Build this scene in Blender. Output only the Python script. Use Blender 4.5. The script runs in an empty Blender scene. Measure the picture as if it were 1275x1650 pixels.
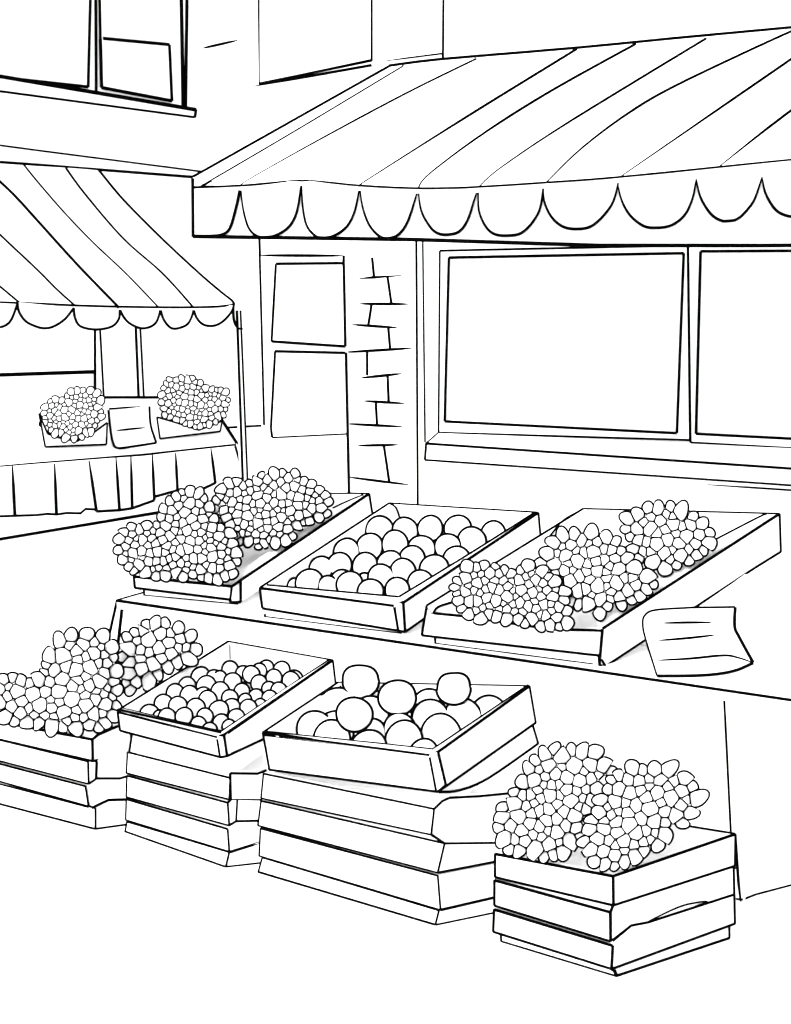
import bpy, math, random
from mathutils import Vector
R = math.radians
random.seed(7)
scn = bpy.context.scene
# ------------------------------------------------------------------ camera, sky, sun, exposure
CAM = Vector((0, 0, 1.7)); YAW = R(24.4); PITCH = R(11.6); FPX = 1646.0
cd = bpy.data.cameras.new('camera'); cam = bpy.data.objects.new('camera', cd)
scn.collection.objects.link(cam); scn.camera = cam
cam.location = CAM; cam.rotation_euler = (R(90) - PITCH, 0, YAW)
cd.sensor_fit = 'VERTICAL'; cd.sensor_height = 24; cd.lens = 24 * FPX / 1650; cd.clip_end = 500; cd.clip_start = 0.05
SUN_EL = R(38); SUN_AZ = R(205)          # azimuth clockwise from +Y: behind the viewer
w = bpy.data.worlds.new("World"); scn.world = w; w.use_nodes = True
nt = w.node_tree; bg = nt.nodes['Background']
sky = nt.nodes.new('ShaderNodeTexSky'); sky.sky_type = 'NISHITA'; sky.sun_disc = False
sky.sun_elevation = SUN_EL; sky.sun_rotation = SUN_AZ; sky.dust_density = 6
hs = nt.nodes.new('ShaderNodeHueSaturation'); hs.inputs['Saturation'].default_value = 0.0   # grey overcast
nt.links.new(sky.outputs[0], hs.inputs['Color']); nt.links.new(hs.outputs[0], bg.inputs[0])
bg.inputs[1].default_value = 0.15
sl = bpy.data.lights.new('sun', 'SUN'); sl.energy = 0.6; sl.angle = R(40); sl.color = (1, .985, .96)
so = bpy.data.objects.new('sun', sl); scn.collection.objects.link(so)
sd = Vector((math.sin(SUN_AZ) * math.cos(SUN_EL), math.cos(SUN_AZ) * math.cos(SUN_EL), math.sin(SUN_EL)))
so.rotation_euler = sd.to_track_quat('Z', 'Y').to_euler()
scn.view_settings.view_transform = 'Standard'; scn.view_settings.look = 'None'
scn.view_settings.exposure = 1.15; scn.view_settings.gamma = 1
scn.cycles.max_bounces = 12; scn.cycles.diffuse_bounces = 10
# ------------------------------------------------------------------ materials
def white(name, a, b, sc, rough=.9):
    m = bpy.data.materials.new(name); m.use_nodes = True; n = m.node_tree; p = n.nodes['Principled BSDF']
    t = n.nodes.new('ShaderNodeTexNoise'); t.inputs['Scale'].default_value = sc; t.inputs['Detail'].default_value = 4
    r = n.nodes.new('ShaderNodeValToRGB')
    r.color_ramp.elements[0].color = (a, a, a, 1); r.color_ramp.elements[1].color = (b, b, b, 1)
    tc = n.nodes.new('ShaderNodeTexCoord'); n.links.new(tc.outputs['Object'], t.inputs['Vector'])
    n.links.new(t.outputs['Fac'], r.inputs['Fac']); n.links.new(r.outputs[0], p.inputs['Base Color'])
    p.inputs['Roughness'].default_value = rough; p.inputs['Specular IOR Level'].default_value = 0.1
    return m
PLASTER = white('white_plaster', .94, .97, 3); WOOD = white('white_wood', .94, .97, 8)
CANVAS = white('white_canvas', .93, .96, 12); SKIN = white('white_fruit_skin', .95, .97, 20)
PAVE = white('white_paving', .92, .94, 1); GLASS = white('white_frosted_glass', .90, .93, 2)
PAPER = white('white_paper', .91, .94, 15)
INK = bpy.data.materials.new('black_ink'); INK.use_nodes = True
_n = INK.node_tree; _p = _n.nodes['Principled BSDF']; _p.inputs['Roughness'].default_value = 1
_p.inputs['Specular IOR Level'].default_value = 0
_t = _n.nodes.new('ShaderNodeTexNoise'); _r = _n.nodes.new('ShaderNodeValToRGB')
_r.color_ramp.elements[0].color = (0, 0, 0, 1); _r.color_ramp.elements[1].color = (.002, .002, .002, 1)
_n.links.new(_t.outputs['Fac'], _r.inputs['Fac']); _n.links.new(_r.outputs[0], _p.inputs['Base Color'])
# ------------------------------------------------------------------ geometry helpers
cs, sn = math.cos(YAW), math.sin(YAW); cp, sp = math.cos(PITCH), math.sin(PITCH)
RGT = Vector((cs, sn, 0)); FWD = Vector((-sn * cp, cs * cp, -sp)); UP = Vector((-sn * sp, cs * sp, cp))
HF = Vector((-sn, cs, 0)); Z = Vector((0, 0, 1))
def ray(x, y): return FWD * FPX + RGT * (x - 637.5) - UP * (y - 825)
class Pl:
    def __init__(s, p, n): s.p = Vector(p); s.n = Vector(n).normalized()
    def hit(s, x, y):
        d = ray(x, y); return CAM + d * ((s.p - CAM).dot(s.n) / d.dot(s.n))
    def off(s, k):                       # shifted k metres towards the viewer
        n = s.n if (CAM - s.p).dot(s.n) > 0 else -s.n
        return Pl(s.p + n * k, n)
def zpl(z): return Pl((0, 0, z), (0, 0, 1))
def vpl(a, b): return Pl(a, (b - a).cross(Z))
def depth(p): return (p - CAM).dot(FWD)
def smooth(pts, k=5):
    if len(pts) < 3: return pts
    o = []
    for i in range(len(pts) - 1):
        p0 = pts[max(i - 1, 0)]; p1 = pts[i]; p2 = pts[i + 1]; p3 = pts[min(i + 2, len(pts) - 1)]
        for j in range(k):
            t = j / k
            o.append(.5 * ((2 * p1) + (p2 - p0) * t + (2 * p0 - 5 * p1 + 4 * p2 - p3) * t * t + (3 * p1 - p0 - 3 * p2 + p3) * t ** 3))
    o.append(pts[-1]); return o
WF = 1.55
class M:
    def __init__(s): s.v = []; s.f = []; s.m = []; s.sm = []
    def add(s, vs, fs, m=0, sm=False):
        b = len(s.v); s.v += [Vector(v) for v in vs]
        for f in fs: s.f.append([b + i for i in f]); s.m.append(m); s.sm.append(sm)
    def prism(s, poly, d, m=0):
        n = len(poly); vs = list(poly) + [p + d for p in poly]
        s.add(vs, [list(range(n)), list(range(2 * n - 1, n - 1, -1))] + [[i, i + n, (i + 1) % n + n, (i + 1) % n] for i in range(n)], m)
        return s
    def hexa(s, lo, hi, m=0): # two quads
        s.add(list(lo) + list(hi), [[3, 2, 1, 0], [4, 5, 6, 7]] + [[i, (i + 1) % 4, (i + 1) % 4 + 4, i + 4] for i in range(4)], m); return s
    def tube(s, pts, wpx, taper=None, m=1, closed=False):
        n = len(pts)
        if n < 2: return s
        K = 6; vs = []
        L = [0]
        for i in range(1, n): L.append(L[-1] + (pts[i] - pts[i - 1]).length)
        for i, p in enumerate(pts):
            a = pts[(i - 1) % n] if closed else pts[max(i - 1, 0)]; b = pts[(i + 1) % n] if closed else pts[min(i + 1, n - 1)]
            t = (b - a)
            if t.length < 1e-9: t = Vector((1, 0, 0))
            t.normalize(); u = t.cross(CAM - p)
            if u.length < 1e-6: u = t.orthogonal()
            u.normalize(); q = t.cross(u)
            r = wpx * WF / 2 * depth(p) / FPX
            f = L[i] / max(L[-1], 1e-9)
            if taper == 'both': r *= .35 + .65 * math.sin(math.pi * f) ** .5
            elif taper == 'start': r *= .45 + .55 * min(1, f * 2.5)
            elif taper == 'end': r *= .45 + .55 * min(1, (1 - f) * 2.5)
            for k in range(K):
                g = 2 * math.pi * k / K; vs.append(p + (u * math.cos(g) + q * math.sin(g)) * r)
        fs = []
        for i in range(n if closed else n - 1):
            j = (i + 1) % n
            for k in range(K): fs.append([i * K + k, i * K + (k + 1) % K, j * K + (k + 1) % K, j * K + k])
        if not closed: fs += [list(range(K - 1, -1, -1)), [(n - 1) * K + k for k in range(K)]]
        s.add(vs, fs, m, True); return s
    def ink(s, pl, px, wpx=3.0, taper=None, curve=False):
        pts = [pl.hit(*q) for q in px]
        if curve: pts = smooth(pts)
        elif taper and len(pts) == 2: pts = [pts[0].lerp(pts[1], k / 8) for k in range(9)]
        return s.tube(pts, wpx, taper)
ORG = {}
def link(o): scn.collection.objects.link(o)
def thing(name, label, cat, loc, group=None):
    o = bpy.data.objects.new(name, None); link(o); o.location = loc; o.empty_display_size = .1
    o['label'] = label; o['category'] = cat
    if group: o['group'] = group
    ORG[o.name] = Vector(loc); return o
def build(m, name, mat, parent=None, origin=None, label=None, cat=None, group=None, kind=None):
    me = bpy.data.meshes.new(name)
    if parent: org = ORG[parent.name]
    else: org = Vector(origin) if origin is not None else Vector((0, 0, 0))
    me.from_pydata([v - org for v in m.v], [], m.f)
    me.materials.append(mat); me.materials.append(INK)
    for p, k, s in zip(me.polygons, m.m, m.sm): p.material_index = k; p.use_smooth = s
    me.update()
    o = bpy.data.objects.new(name, me); link(o)
    if parent: o.parent = parent
    else: o.location = org
    ORG[o.name] = org
    if label: o['label'] = label
    if cat: o['category'] = cat
    if group: o['group'] = group
    if kind: o['kind'] = kind
    return o
def hits(pl, px): return [pl.hit(*q) for q in px]
# ------------------------------------------------------------------ ground
GND = zpl(0)
g = M(); g.prism([Vector((-40, -12, 0)), Vector((30, -12, 0)), Vector((30, 40, 0)), Vector((-40, 40, 0))], Vector((0, 0, -.2)))
build(g, 'ground', PAVE, kind='structure')
# ================================================================== the shop on the right
YF = 5.5
F = Pl((0, YF, 0), (0, -1, 0)); F1 = F.off(.012); F2 = F.off(.04)
xl = F.hit(418, 540).x; xj = F.hit(322, 200).x; XR = 4.5
shop = thing('shop_building', 'white shop front with a panelled door, patch of brickwork and wide display windows', 'building', (xl, YF, 0))
m = M(); T = .3; dY = Vector((0, T, 0))
m.prism([Vector((xl, YF, 0)), Vector((XR, YF, 0)), Vector((XR, YF, 2.3)), Vector((xl, YF, 2.3))], dY)
m.prism([Vector((xj, YF, 2.3)), Vector((XR, YF, 2.3)), Vector((XR, YF, 6)), Vector((xj, YF, 6))], dY)
m.prism([Vector((XR, YF, 0)), Vector((XR, YF + 5, 0)), Vector((XR, YF + 5, 6)), Vector((XR, YF, 6))], Vector((-T, 0, 0)))
m.prism([Vector((xl + .3, YF + T, 0)), Vector((xl + .3, YF + 5, 0)), Vector((xl + .3, YF + 5, 6)), Vector((xl + .3, YF + T, 6))], Vector((-T, 0, 0)))
m.ink(F, [(326, 78), (383, 65)], 3, 'both')
m.ink(F, [(618.5, 98.5), (715, 86)], 2, 'start'); m.ink(F, [(715, -20), (714, 97)], 3)
bricks = [[(600, 415), (603, 445)], [(579, 449), (601, 447), (647, 444)], [(625, 447), (631, 488.6)], [(580, 489.5), (658.6, 490)],
 [(599, 491), (594, 524)], [(568, 523), (640, 528)], [(626, 528), (629, 561)], [(557.6, 567.6), (664, 561)], [(592, 566), (592, 604.6)],
 [(582, 609), (647, 602)], [(625, 605), (626.6, 648)], [(585.5, 646), (652, 650)], [(606, 649), (608, 685)], [(562, 683), (649, 687.5)],
 [(577, 718), (642, 716.6)], [(619, 718), (627.5, 776)], [(564, 769), (659, 781)]]
for i, b in enumerate(bricks):
    m.ink(F, b, 3.4, 'both' if abs(b[0][0] - b[-1][0]) > 20 else None)
m.ink(F, [(1140, 781), (1217, 786), (1320, 792.7)], 2.4, 'start')
build(m, 'wall', PLASTER, shop)
m = M(); q = hits(F2, [(671, 360), (681, 360), (684, 816), (673.5, 816)]); m.prism(q, Vector((0, .038, 0)))
m.ink(F2, [(671, 360), (673.5, 816)], 3); m.ink(F2, [(681, 360), (685, 713)], 2.2)
build(m, 'pilaster', WOOD, shop)
def frame(outer, inner, pl, th, wo=2.6, wi=3.2, skip=()):
    m = M(); O = hits(pl, outer); I = hits(pl, inner); n = len(O); d = -pl.n * th
    for i in range(n):
        j = (i + 1) % n; m.prism([O[i], O[j], I[j], I[i]], d)
        if ('o', i) not in skip: m.tube([O[i], O[j]], wo)
        if ('i', i) not in skip: m.tube([I[i], I[j]], wi)
    return m
def pane(inner, pl, th, parent):
    m = M(); m.prism(hits(pl, inner), -pl.n * th); return build(m, 'pane', GLASS, parent)
o_ = [(709, 404), (1108.5, 395.5), (1112, 709), (707, 697)]; i_ = [(723.5, 415), (1102, 408), (1091, 698), (716.7, 679)]
wn = build(frame(o_, i_, F2, .036), 'window', WOOD, shop, label='wide display window left of the other'); pane(i_, F1, .011, wn)
o_ = [(1109, 395.5), (1330, 394.5), (1330, 725), (1113, 713)]; i_ = [(1129, 405), (1318, 404), (1318, 709), (1121.6, 699)]
wn = build(frame(o_, i_, F2.off(.003), .039), 'window', WOOD, shop, label='display window cut off by the right edge'); pane(i_, F1, .011, wn)
# sill ledge
S = F.off(.13); m = M()
A, B, C_, D_ = S.hit(687, 714.6), S.hit(1340, 759.5), S.hit(1340, 786.5), S.hit(685, 741)
a, b = F2.hit(707, 697), F2.hit(1340, 723); c_ = Vector((b.x, F2.p.y, C_.z)); d_ = Vector((A.x, F2.p.y, D_.z))
a2 = Vector((A.x, F2.p.y, a.z))
m.add([A, B, C_, D_, a2, b, c_, d_], [[0, 1, 2, 3], [4, 7, 6, 5], [0, 4, 5, 1], [3, 2, 6, 7], [0, 3, 7, 4], [1, 5, 6, 2]])
m.tube([A, B], 3); m.tube([D_, C_], 2.6); m.tube([A, a], 2.4); m.tube([A, D_], 3)
build(m, 'sill', WOOD, shop)
# door
dr = M(); q = hits(F2, [(418, 411.4), (554, 412), (562.6, 900), (431, 900)]); dr.prism(q, Vector((0, .038, 0)))
dr.ink(F2, [(418, 411.4), (554, 412)], 3.4, 'both'); dr.ink(F2, [(417.6, 360), (426, 685)], 3)
dr = build(dr, 'door', WOOD, shop)
F3 = F2.off(.012)
for k, P in enumerate(([(445, 425), (554, 424), (556.6, 558), (438, 550)], [(443.7, 566), (556, 568.6), (560, 699), (439, 705), (437, 690)])):
    m = M(); q = hits(F3, P); m.prism(q, Vector((0, .011, 0)))
    n = len(q)
    if k == 0: m.ink(F3, [(554, 412), (554, 424)], 3)
    else: m.ink(F3.off(.003), [(557.6, 568), (562.6, 800), (564, 900)], 3.2)
    for i in range(n):
        if (k, i) != (1, 1): m.tube([q[i], q[(i + 1) % n]], 3.2 if (k, i) != (1, 2) else 2)
    build(m, 'door_panel', WOOD, dr)
# upper window on the shop
m = M(); P = [(417, -40), (418, 134.6), (599, 97), (599, -40)]
m.prism(hits(F2, P), Vector((0, .038, 0))); m.ink(F2, P[:3], 3); m.ink(F2, [(599, -40), (599, 105)], 2.6)
uw = build(m, 'upper_window', WOOD, shop)
m = M(); S2 = F.off(.055); P = [(409, 139), (418, 135), (599, 97.5), (599, 105)]
m.prism(hits(S2, P), Vector((0, .053, 0))); m.ink(S2, [(418, 135), (599, 97.5)], 3); m.ink(S2, [(409, 139), (599, 105)], 3, 'start')
build(m, 'window_sill', WOOD, uw)
# ------------------------------------------------------------------ main awning
YA = 3.2
V = Pl((0, YA, 0), (0, -1, 0))
front = [(311, 302), (388, 299), (435, 295), (487, 291), (530, 294), (580, 299), (660, 303), (720, 303), (772, 301), (881, 294), (1000, 285), (1217, 263), (1340, 251)]
ridge = [(627, 108), (640, 106), (714, 97), (928, 79), (1087, 63.5), (1275, 46), (1380, 36)]
fl = V.hit(313, 287); rl = F.off(.12).hit(627, 108)
SL = Pl(fl, (Vector((1, 0, 0))).cross(rl - fl))
aw = thing('striped_awning', 'large striped awning with a deep scalloped valance over the shop front and produce table', 'awning', (fl.x, YF, fl.z))
def onsl(q): return SL.hit(*q)
Fr = [SL.hit(311, 286)] + [SL.hit(*q) for q in front[1:]]
top = [SL.hit(*q) for q in ridge]
m = M(); th = Vector((0, 0, -.015))
m.prism([Fr[0]] + Fr[1:] + top[::-1], th)
m.tube(smooth([SL.hit(*q) for q in front], 3), 2.4)
m.tube(smooth(top, 3), 5.5)
m.ink(SL, [(311, 286), (627, 108)], 4.2)
for s_, wd in (([(323.5, 301), (487, 205), (650, 107)], 2), ([(388, 298), (414, 282), (520, 223), (660, 148.5), (767, 96)], 2.6),
           ([(580, 299), (600, 285), (759, 185), (928, 81)], 3.2), ([(674, 303), (695, 278), (785, 212), (896, 143), (1023.5, 72.5)], 3.2),
           ([(772, 301), (812, 267), (928, 190.6), (1137, 63.5)], 3), ([(880.6, 294), (939, 238), (1013, 183), (1087, 140), (1217, 78), (1290, 45)], 3.2),
           ([(1000, 285), (1217, 136), (1330, 58)], 3), ([(1160, 268), (1240, 205), (1340, 130)], 3)):
    m.ink(SL, s_, wd * 1.35, 'start' if wd > 2 else None, True)
build(m, 'canopy', CANVAS, aw)
sc = [[(313, 380), (340, 380), (357, 378), (370, 368.5), (380, 336), (388, 300)],
 [(388, 300), (392, 336), (401, 367), (414, 380), (427, 382), (445, 379), (466, 365), (479, 339), (486, 291)],
 [(486, 291), (488, 331), (494, 362), (507, 379), (520, 383), (538, 380), (559, 365), (572, 339), (580, 299)],
 [(580, 299), (584, 331), (595, 362), (611, 380), (624, 384), (642, 378), (658, 355), (674, 304)],
 [(674, 304), (679, 339), (693, 365), (706, 376), (722, 378), (740, 373), (753.5, 355), (764, 323), (771, 302)],
 [(771, 304), (772, 339), (783, 365), (798, 377.5), (820, 379.6), (841, 375), (859, 357), (871, 333.5), (876, 294)],
 [(876, 294), (877, 323), (888.5, 349), (907, 365), (929, 369), (952, 365), (973, 347), (989, 323), (998, 286)],
 [(996, 298), (1002, 323), (1015.6, 347), (1037, 364), (1058, 367), (1082, 363), (1103, 347), (1116, 320), (1122, 288.5)],
 [(1122, 288), (1129, 318), (1145, 344), (1161, 355), (1173, 356), (1188, 353), (1203.5, 339), (1217, 319), (1228, 285)],
 [(1228, 285), (1234, 312), (1250, 338), (1270, 348), (1290, 348), (1310, 335), (1330, 300)]]
V0 = V.off(.004)
bot = [(311.6, 381), (660, 386), (679, 386.5), (965, 395.5), (1217, 395.5), (1340, 395)]
m = M(); m.prism(hits(V0, front) + hits(V0, bot)[::-1], Vector((0, .012, 0)))
m.ink(V0, bot, 4.2); m.ink(V0, [(311, 287), (311.6, 382)], 4); m.ink(V0, [(311, 302), (388, 299)], 2.8)
m.prism(hits(V0, [(311, 287), (311.3, 302), (340, 301)]), Vector((0, .012, 0)))
build(m, 'valance', CANVAS, aw)
m = M(); V1 = V.off(.010)
for s_ in sc:
    p = smooth(hits(V1, s_), 4)
    ctop = V1.hit((s_[0][0] + s_[-1][0]) / 2, min(s_[0][1], s_[-1][1]))
    m.prism(p, Vector((0, .005, 0))); m.tube(p, 3.3, 'both' if s_[0][0] > 320 else None)
build(m, 'scalloped_trim', CANVAS, aw)
# side cheek of the awning
m = M(); bl = V0.hit(311.6, 381); tl = V0.hit(311, 287)
m.prism([tl + Vector((0, .013, 0)), bl + Vector((0, .013, 0)), Vector((bl.x, YA + .3, bl.z + .05)), Vector((rl.x + .02, YF - .05, rl.z - .1)), Vector((rl.x + .02, YF - .05, rl.z - .03))], Vector((.01, 0, 0)))
build(m, 'side_cheek', CANVAS, aw)
# ================================================================== left building, stall
k0 = zpl(.12); K1, K2 = k0.hit(58, 859), k0.hit(260.6, 825)
kd = (K2 - K1).normalized(); kn = Vector((-kd.y, kd.x, 0))
if kn.dot(CAM - K1) > 0: kn = -kn             # pointing away from the viewer
m = M(); a = K1 - kd * 4; b = K1 + kd * 9
m.prism([Vector((v.x, v.y, .12)) for v in (a, b, b + kn * 8, a + kn * 8)], Vector((0, 0, -.116)))
m.tube([a, K1 + kd * 1.75], 3.6)
build(m, 'pavement', PAVE, kind='structure')
TZ = .58; tz = zpl(TZ); t1, t2 = tz.hit(58, 747), tz.hit(380, 717)
td = (t2 - t1).normalized(); tn = Vector((-td.y, td.x, 0))
if tn.dot(CAM - t1) > 0: tn = -tn
WP = Pl(t1 + tn * 2.3, tn); WP = WP.off(0)
lb = thing('left_building', 'tall plain white building behind the far stall with paired sash window up high', 'building', WP.p * 1 + Vector((0, 0, -TZ)))
m = M(); a = WP.p - td * 6; b = WP.p + td * 12
q = [Vector((a.x, a.y, 0)), Vector((b.x, b.y, 0)), Vector((b.x, b.y, 9)), Vector((a.x, a.y, 9))]
m.prism(q, tn * .3)
m.ink(WP, [(-60, 226), (58, 242), (329, 277)], 2.2); m.ink(WP, [(-60, 257), (58, 265.5), (320, 286)], 3.2)
m.ink(WP, [(340, 690.5), (430, 685.3)], 2.6)
build(m, 'wall', PLASTER, lb)
W1 = WP.off(.08)
m = M(); P = [(-60, -60), (302, -60), (299, 173), (-60, 113)]; m.prism(hits(W1, P), -W1.n * .078)
m.ink(W1, [(302, -60), (299, 172)], 4); m.ink(W1, [(291, -60), (295, 171)], 4.4); m.ink(W1, [(154, -60), (155, 146.5)], 3.4)
win = build(m, 'window', WOOD, lb)
W2 = W1.off(.02)
for P in ([(-60, -60), (147, -60), (142, 140), (-60, 118)], [(160, -60), (162, 63), (164, 141), (277, 162.5), (273, 72), (166, 62)]):
    m = M(); q = hits(W2, P); m.prism(q, -W2.n * .018)
    if P[0][0] < 0: m.tube([q[1], q[2]], 3.4); m.tube([q[2], q[3]], 3.4)
    else:
        for i in range(5): m.tube([q[i], q[i + 1]], 3.6 if i else 3)
    build(m, 'pane', GLASS, win)
W3 = WP.off(.16); m = M(); P = [(-60, 113), (316, 177), (314, 189), (-60, 139)]; q = hits(W3, P)
m.prism(q, -W3.n * .158); m.tube([q[0], q[1]], 4.4); m.tube([q[1], q[2]], 3.6); m.tube([q[2], q[3]], 2.6)
build(m, 'sill', WOOD, lb)
# ---- stall awning
AP = Pl(t1 - tn * .25, tn).off(0)              # vertical plane of its front edge
f1, f2 = AP.hit(58, 490), AP.hit(377, 492)
w1, w2 = WP.hit(58, 268), WP.hit(160, 274)
SA = Pl(f2, (f2 - f1).cross(w2 - f2)); 
sa = thing('striped_awning', 'small striped awning with short scallops over the far stall on the left', 'awning', f2)
m = M()
fr = [(-40, 486), (58, 489), (120, 492), (190, 494), (254, 495), (311, 495), (350, 494), (377, 491)]
edge = [(159, 274), (183, 304), (207, 331), (262, 386), (320, 440), (355, 470), (374, 485)]
q = hits(SA, fr) + hits(SA, edge)[::-1] + hits(SA, [(58, 267), (-60, 259)])
m.prism(q, Vector((0, 0, -.02)))
m.ink(SA, fr, 2.6, None, True); m.ink(SA, edge + [(377, 491)], 3.4, None, True)
for s_, wd in (([(34, 260), (58, 290), (103, 342), (150, 391), (202, 440), (254, 494)], 2.6), ([(107, 272), (134.6, 310), (197, 383), (261, 440), (311, 495)], 3),
           ([(-20, 275), (20, 312), (59.5, 355), (100, 400), (137, 440), (190.6, 495)], 3.8), ([(-40, 340), (10, 388), (58, 433), (93, 468), (120, 492)], 3), ([(-40, 430), (0, 462), (30, 487)], 3)):
    m.ink(SA, s_, wd, None, True)
m.ink(SA, [(-60, 259), (58, 267), (159, 273)], 2.4)
build(m, 'canopy', CANVAS, sa)
m = M(); A1 = AP.off(.01)
for s_ in ([(28, 487), (31, 503), (42, 518), (58, 526), (71, 529), (86.5, 526), (105, 514), (119, 496)], [(-50, 486), (-40, 515), (-10, 528), (15, 520), (28, 490)],
 [(119, 496), (121, 512), (130, 526), (155.5, 531), (180.6, 526), (191.5, 514), (193, 501)],
 [(191, 495), (202.5, 515), (218, 526), (234, 529), (250, 521.6), (257, 506), (258, 496)],
 [(258, 496), (264, 515), (275, 528), (287, 529), (303, 521.6), (311, 504), (311, 495)],
 [(311, 495), (317, 512), (328, 523), (344, 525), (359, 518), (372, 504), (377, 492)]):
    p = smooth(hits(A1, s_), 4); m.prism(p, -A1.n * .008); m.tube(p, 2.9)
m.ink(A1, [(376, 494), (377, 515), (383, 528), (392, 530)], 3.2, 'end', True)
build(m, 'scalloped_valance', CANVAS, sa)
def post(p0, p1, p2, p3, base, pl, nm, par):      # px quad: top-left, top-right, bottom-right, bottom-left
    m = M(); q = hits(pl, [p0, p1, p2, p3]); m.prism(q, -pl.n * .05); m.tube([q[0], q[3]], 3); m.tube([q[1], q[2]], 2.6)
    return build(m, nm, WOOD, par)
post((382, 500), (387.6, 500), (401.5, 838), (393.5, 838), 0, AP.off(-.015), 'post', sa)
BK = Pl(t1 + tn * 1.7, tn).off(0)
post((153, 505), (160, 505), (168, 652), (153.5, 652), 0, BK, 'post', sa)
post((218, 505), (225, 505), (232.5, 652), (224, 652), 0, BK, 'post', sa)
m = M(); q = hits(BK.off(-.02), [(-60, 606), (152, 599), (152, 640), (-60, 640)]); m.prism(q, -BK.n * .03); m.tube([q[0], q[1]], 4.2); 
build(m, 'back_panel', WOOD, sa)
# ---- stall table
r1 = zpl(.95).hit(168, 641); TP = Pl(t1, (t2 - t1).cross(r1 - t1)); 
st = thing('market_table', 'sloping far stall table draped with a pleated cloth on the left', 'table', Vector((t1.x, t1.y, .12)))
m = M(); P = [(-60, 757.5), (58, 747), (231, 733), (380, 717), (382, 715), (358, 677), (335, 641), (-60, 641)]
m.prism(hits(TP, P), Vector((0, 0, -.03)))
m.ink(TP, P[:4], 3); m.ink(TP, [(382, 715), (357, 676)], 4, None); m.ink(TP, [(160, 641), (290, 641)], 4.2)
build(m, 'tabletop', WOOD, st)
for e in (t1 - td * .9 + tn * .1, t2 - td * .25 + tn * .12, t1 - td * .9 + tn * 1.2, t2 - td * .4 + tn * 1.2):
    m = M(); a = td * .03; b = tn * .03; zt = TP.p.z + (-(Vector((e.x, e.y, TP.p.z)) - TP.p).dot(TP.n)) / TP.n.z - .032
    m.hexa([Vector((v.x, v.y, .122)) for v in (e - a - b, e + a - b, e + a + b, e - a + b)], [Vector((v.x, v.y, zt)) for v in (e - a - b, e + a - b, e + a + b, e - a + b)])
    build(m, 'leg', WOOD, st)
CP = Pl(t1 - tn * .02, tn).off(0); m = M()
hem = [(-60, 838), (0, 832), (58, 830), (77, 828), (91, 829), (108, 826.5), (130, 827), (138, 820), (155.5, 821), (155.6, 824), (192.5, 822), (213, 819), (249, 806), (250, 800), (286, 790), (322, 790), (347, 778), (392, 774)]
topc = [(-60, 758), (58, 748), (231, 734), (379, 718.6)]
m.prism(hits(CP, topc) + hits(CP, [(389, 754)] + hem[::-1]), tn * .01)
m.ink(CP, hem[:9], 3, None, False); m.ink(CP, hem[9:13], 3.4); m.ink(CP, hem[13:15], 3.4); m.ink(CP, hem[15:17], 3.4)
for s_ in ([(88, 747), (91, 829)], [(143.6, 742), (155.5, 824)], [(187, 738), (192.5, 822)], [(211, 736), (213, 818)], [(245.5, 733), (248.6, 805.5)], [(283, 729.5), (286, 790)], [(340, 723), (347, 779)], [(20, 751), (24, 831)]):
    m.ink(CP, s_, 3.6, 'start')
m.ink(CP, [(379, 718.6), (389, 754), (389, 775)], 3)
build(m, 'tablecloth', CANVAS, None, CP.hit(200, 735), 'pleated white cloth hanging from the front of the far left stall table', 'tablecloth')
# ---- bunches of berries -------------------------------------------------------------
def clip(poly, p, n):      # keep side where (q-p).n <= 0
    o = []
    for i in range(len(poly)):
        a = poly[i]; b = poly[(i + 1) % len(poly)]
        da = (a[0] - p[0]) * n[0] + (a[1] - p[1]) * n[1]; db = (b[0] - p[0]) * n[0] + (b[1] - p[1]) * n[1]
        if da <= 0: o.append(a)
        if da * db < 0:
            t = da / (da - db); o.append((a[0] + (b[0] - a[0]) * t, a[1] + (b[1] - a[1]) * t))
    return o
def inside(poly, x, y):
    c = False; n = len(poly)
    for i in range(n):
        x1, y1 = poly[i]; x2, y2 = poly[(i + 1) % n]
        if (y1 > y) != (y2 > y) and x < (x2 - x1) * (y - y1) / (y2 - y1) + x1: c = not c
    return c
def edist(poly, x, y):
    best = 1e9; n = len(poly)
    for i in range(n):
        x1, y1 = poly[i]; x2, y2 = poly[(i + 1) % n]; dx = x2 - x1; dy = y2 - y1
        t = max(0, min(1, ((x - x1) * dx + (y - y1) * dy) / (dx * dx + dy * dy)))
        best = min(best, math.hypot(x - x1 - dx * t, y - y1 - dy * t))
    return best
def chaikin(p):
    o = []
    for i in range(len(p)):
        a = p[i]; b = p[(i + 1) % len(p)]
        o.append((a[0] * .87 + b[0] * .13, a[1] * .87 + b[1] * .13)); o.append((a[0] * .13 + b[0] * .87, a[1] * .13 + b[1] * .87))
    return o
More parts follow.
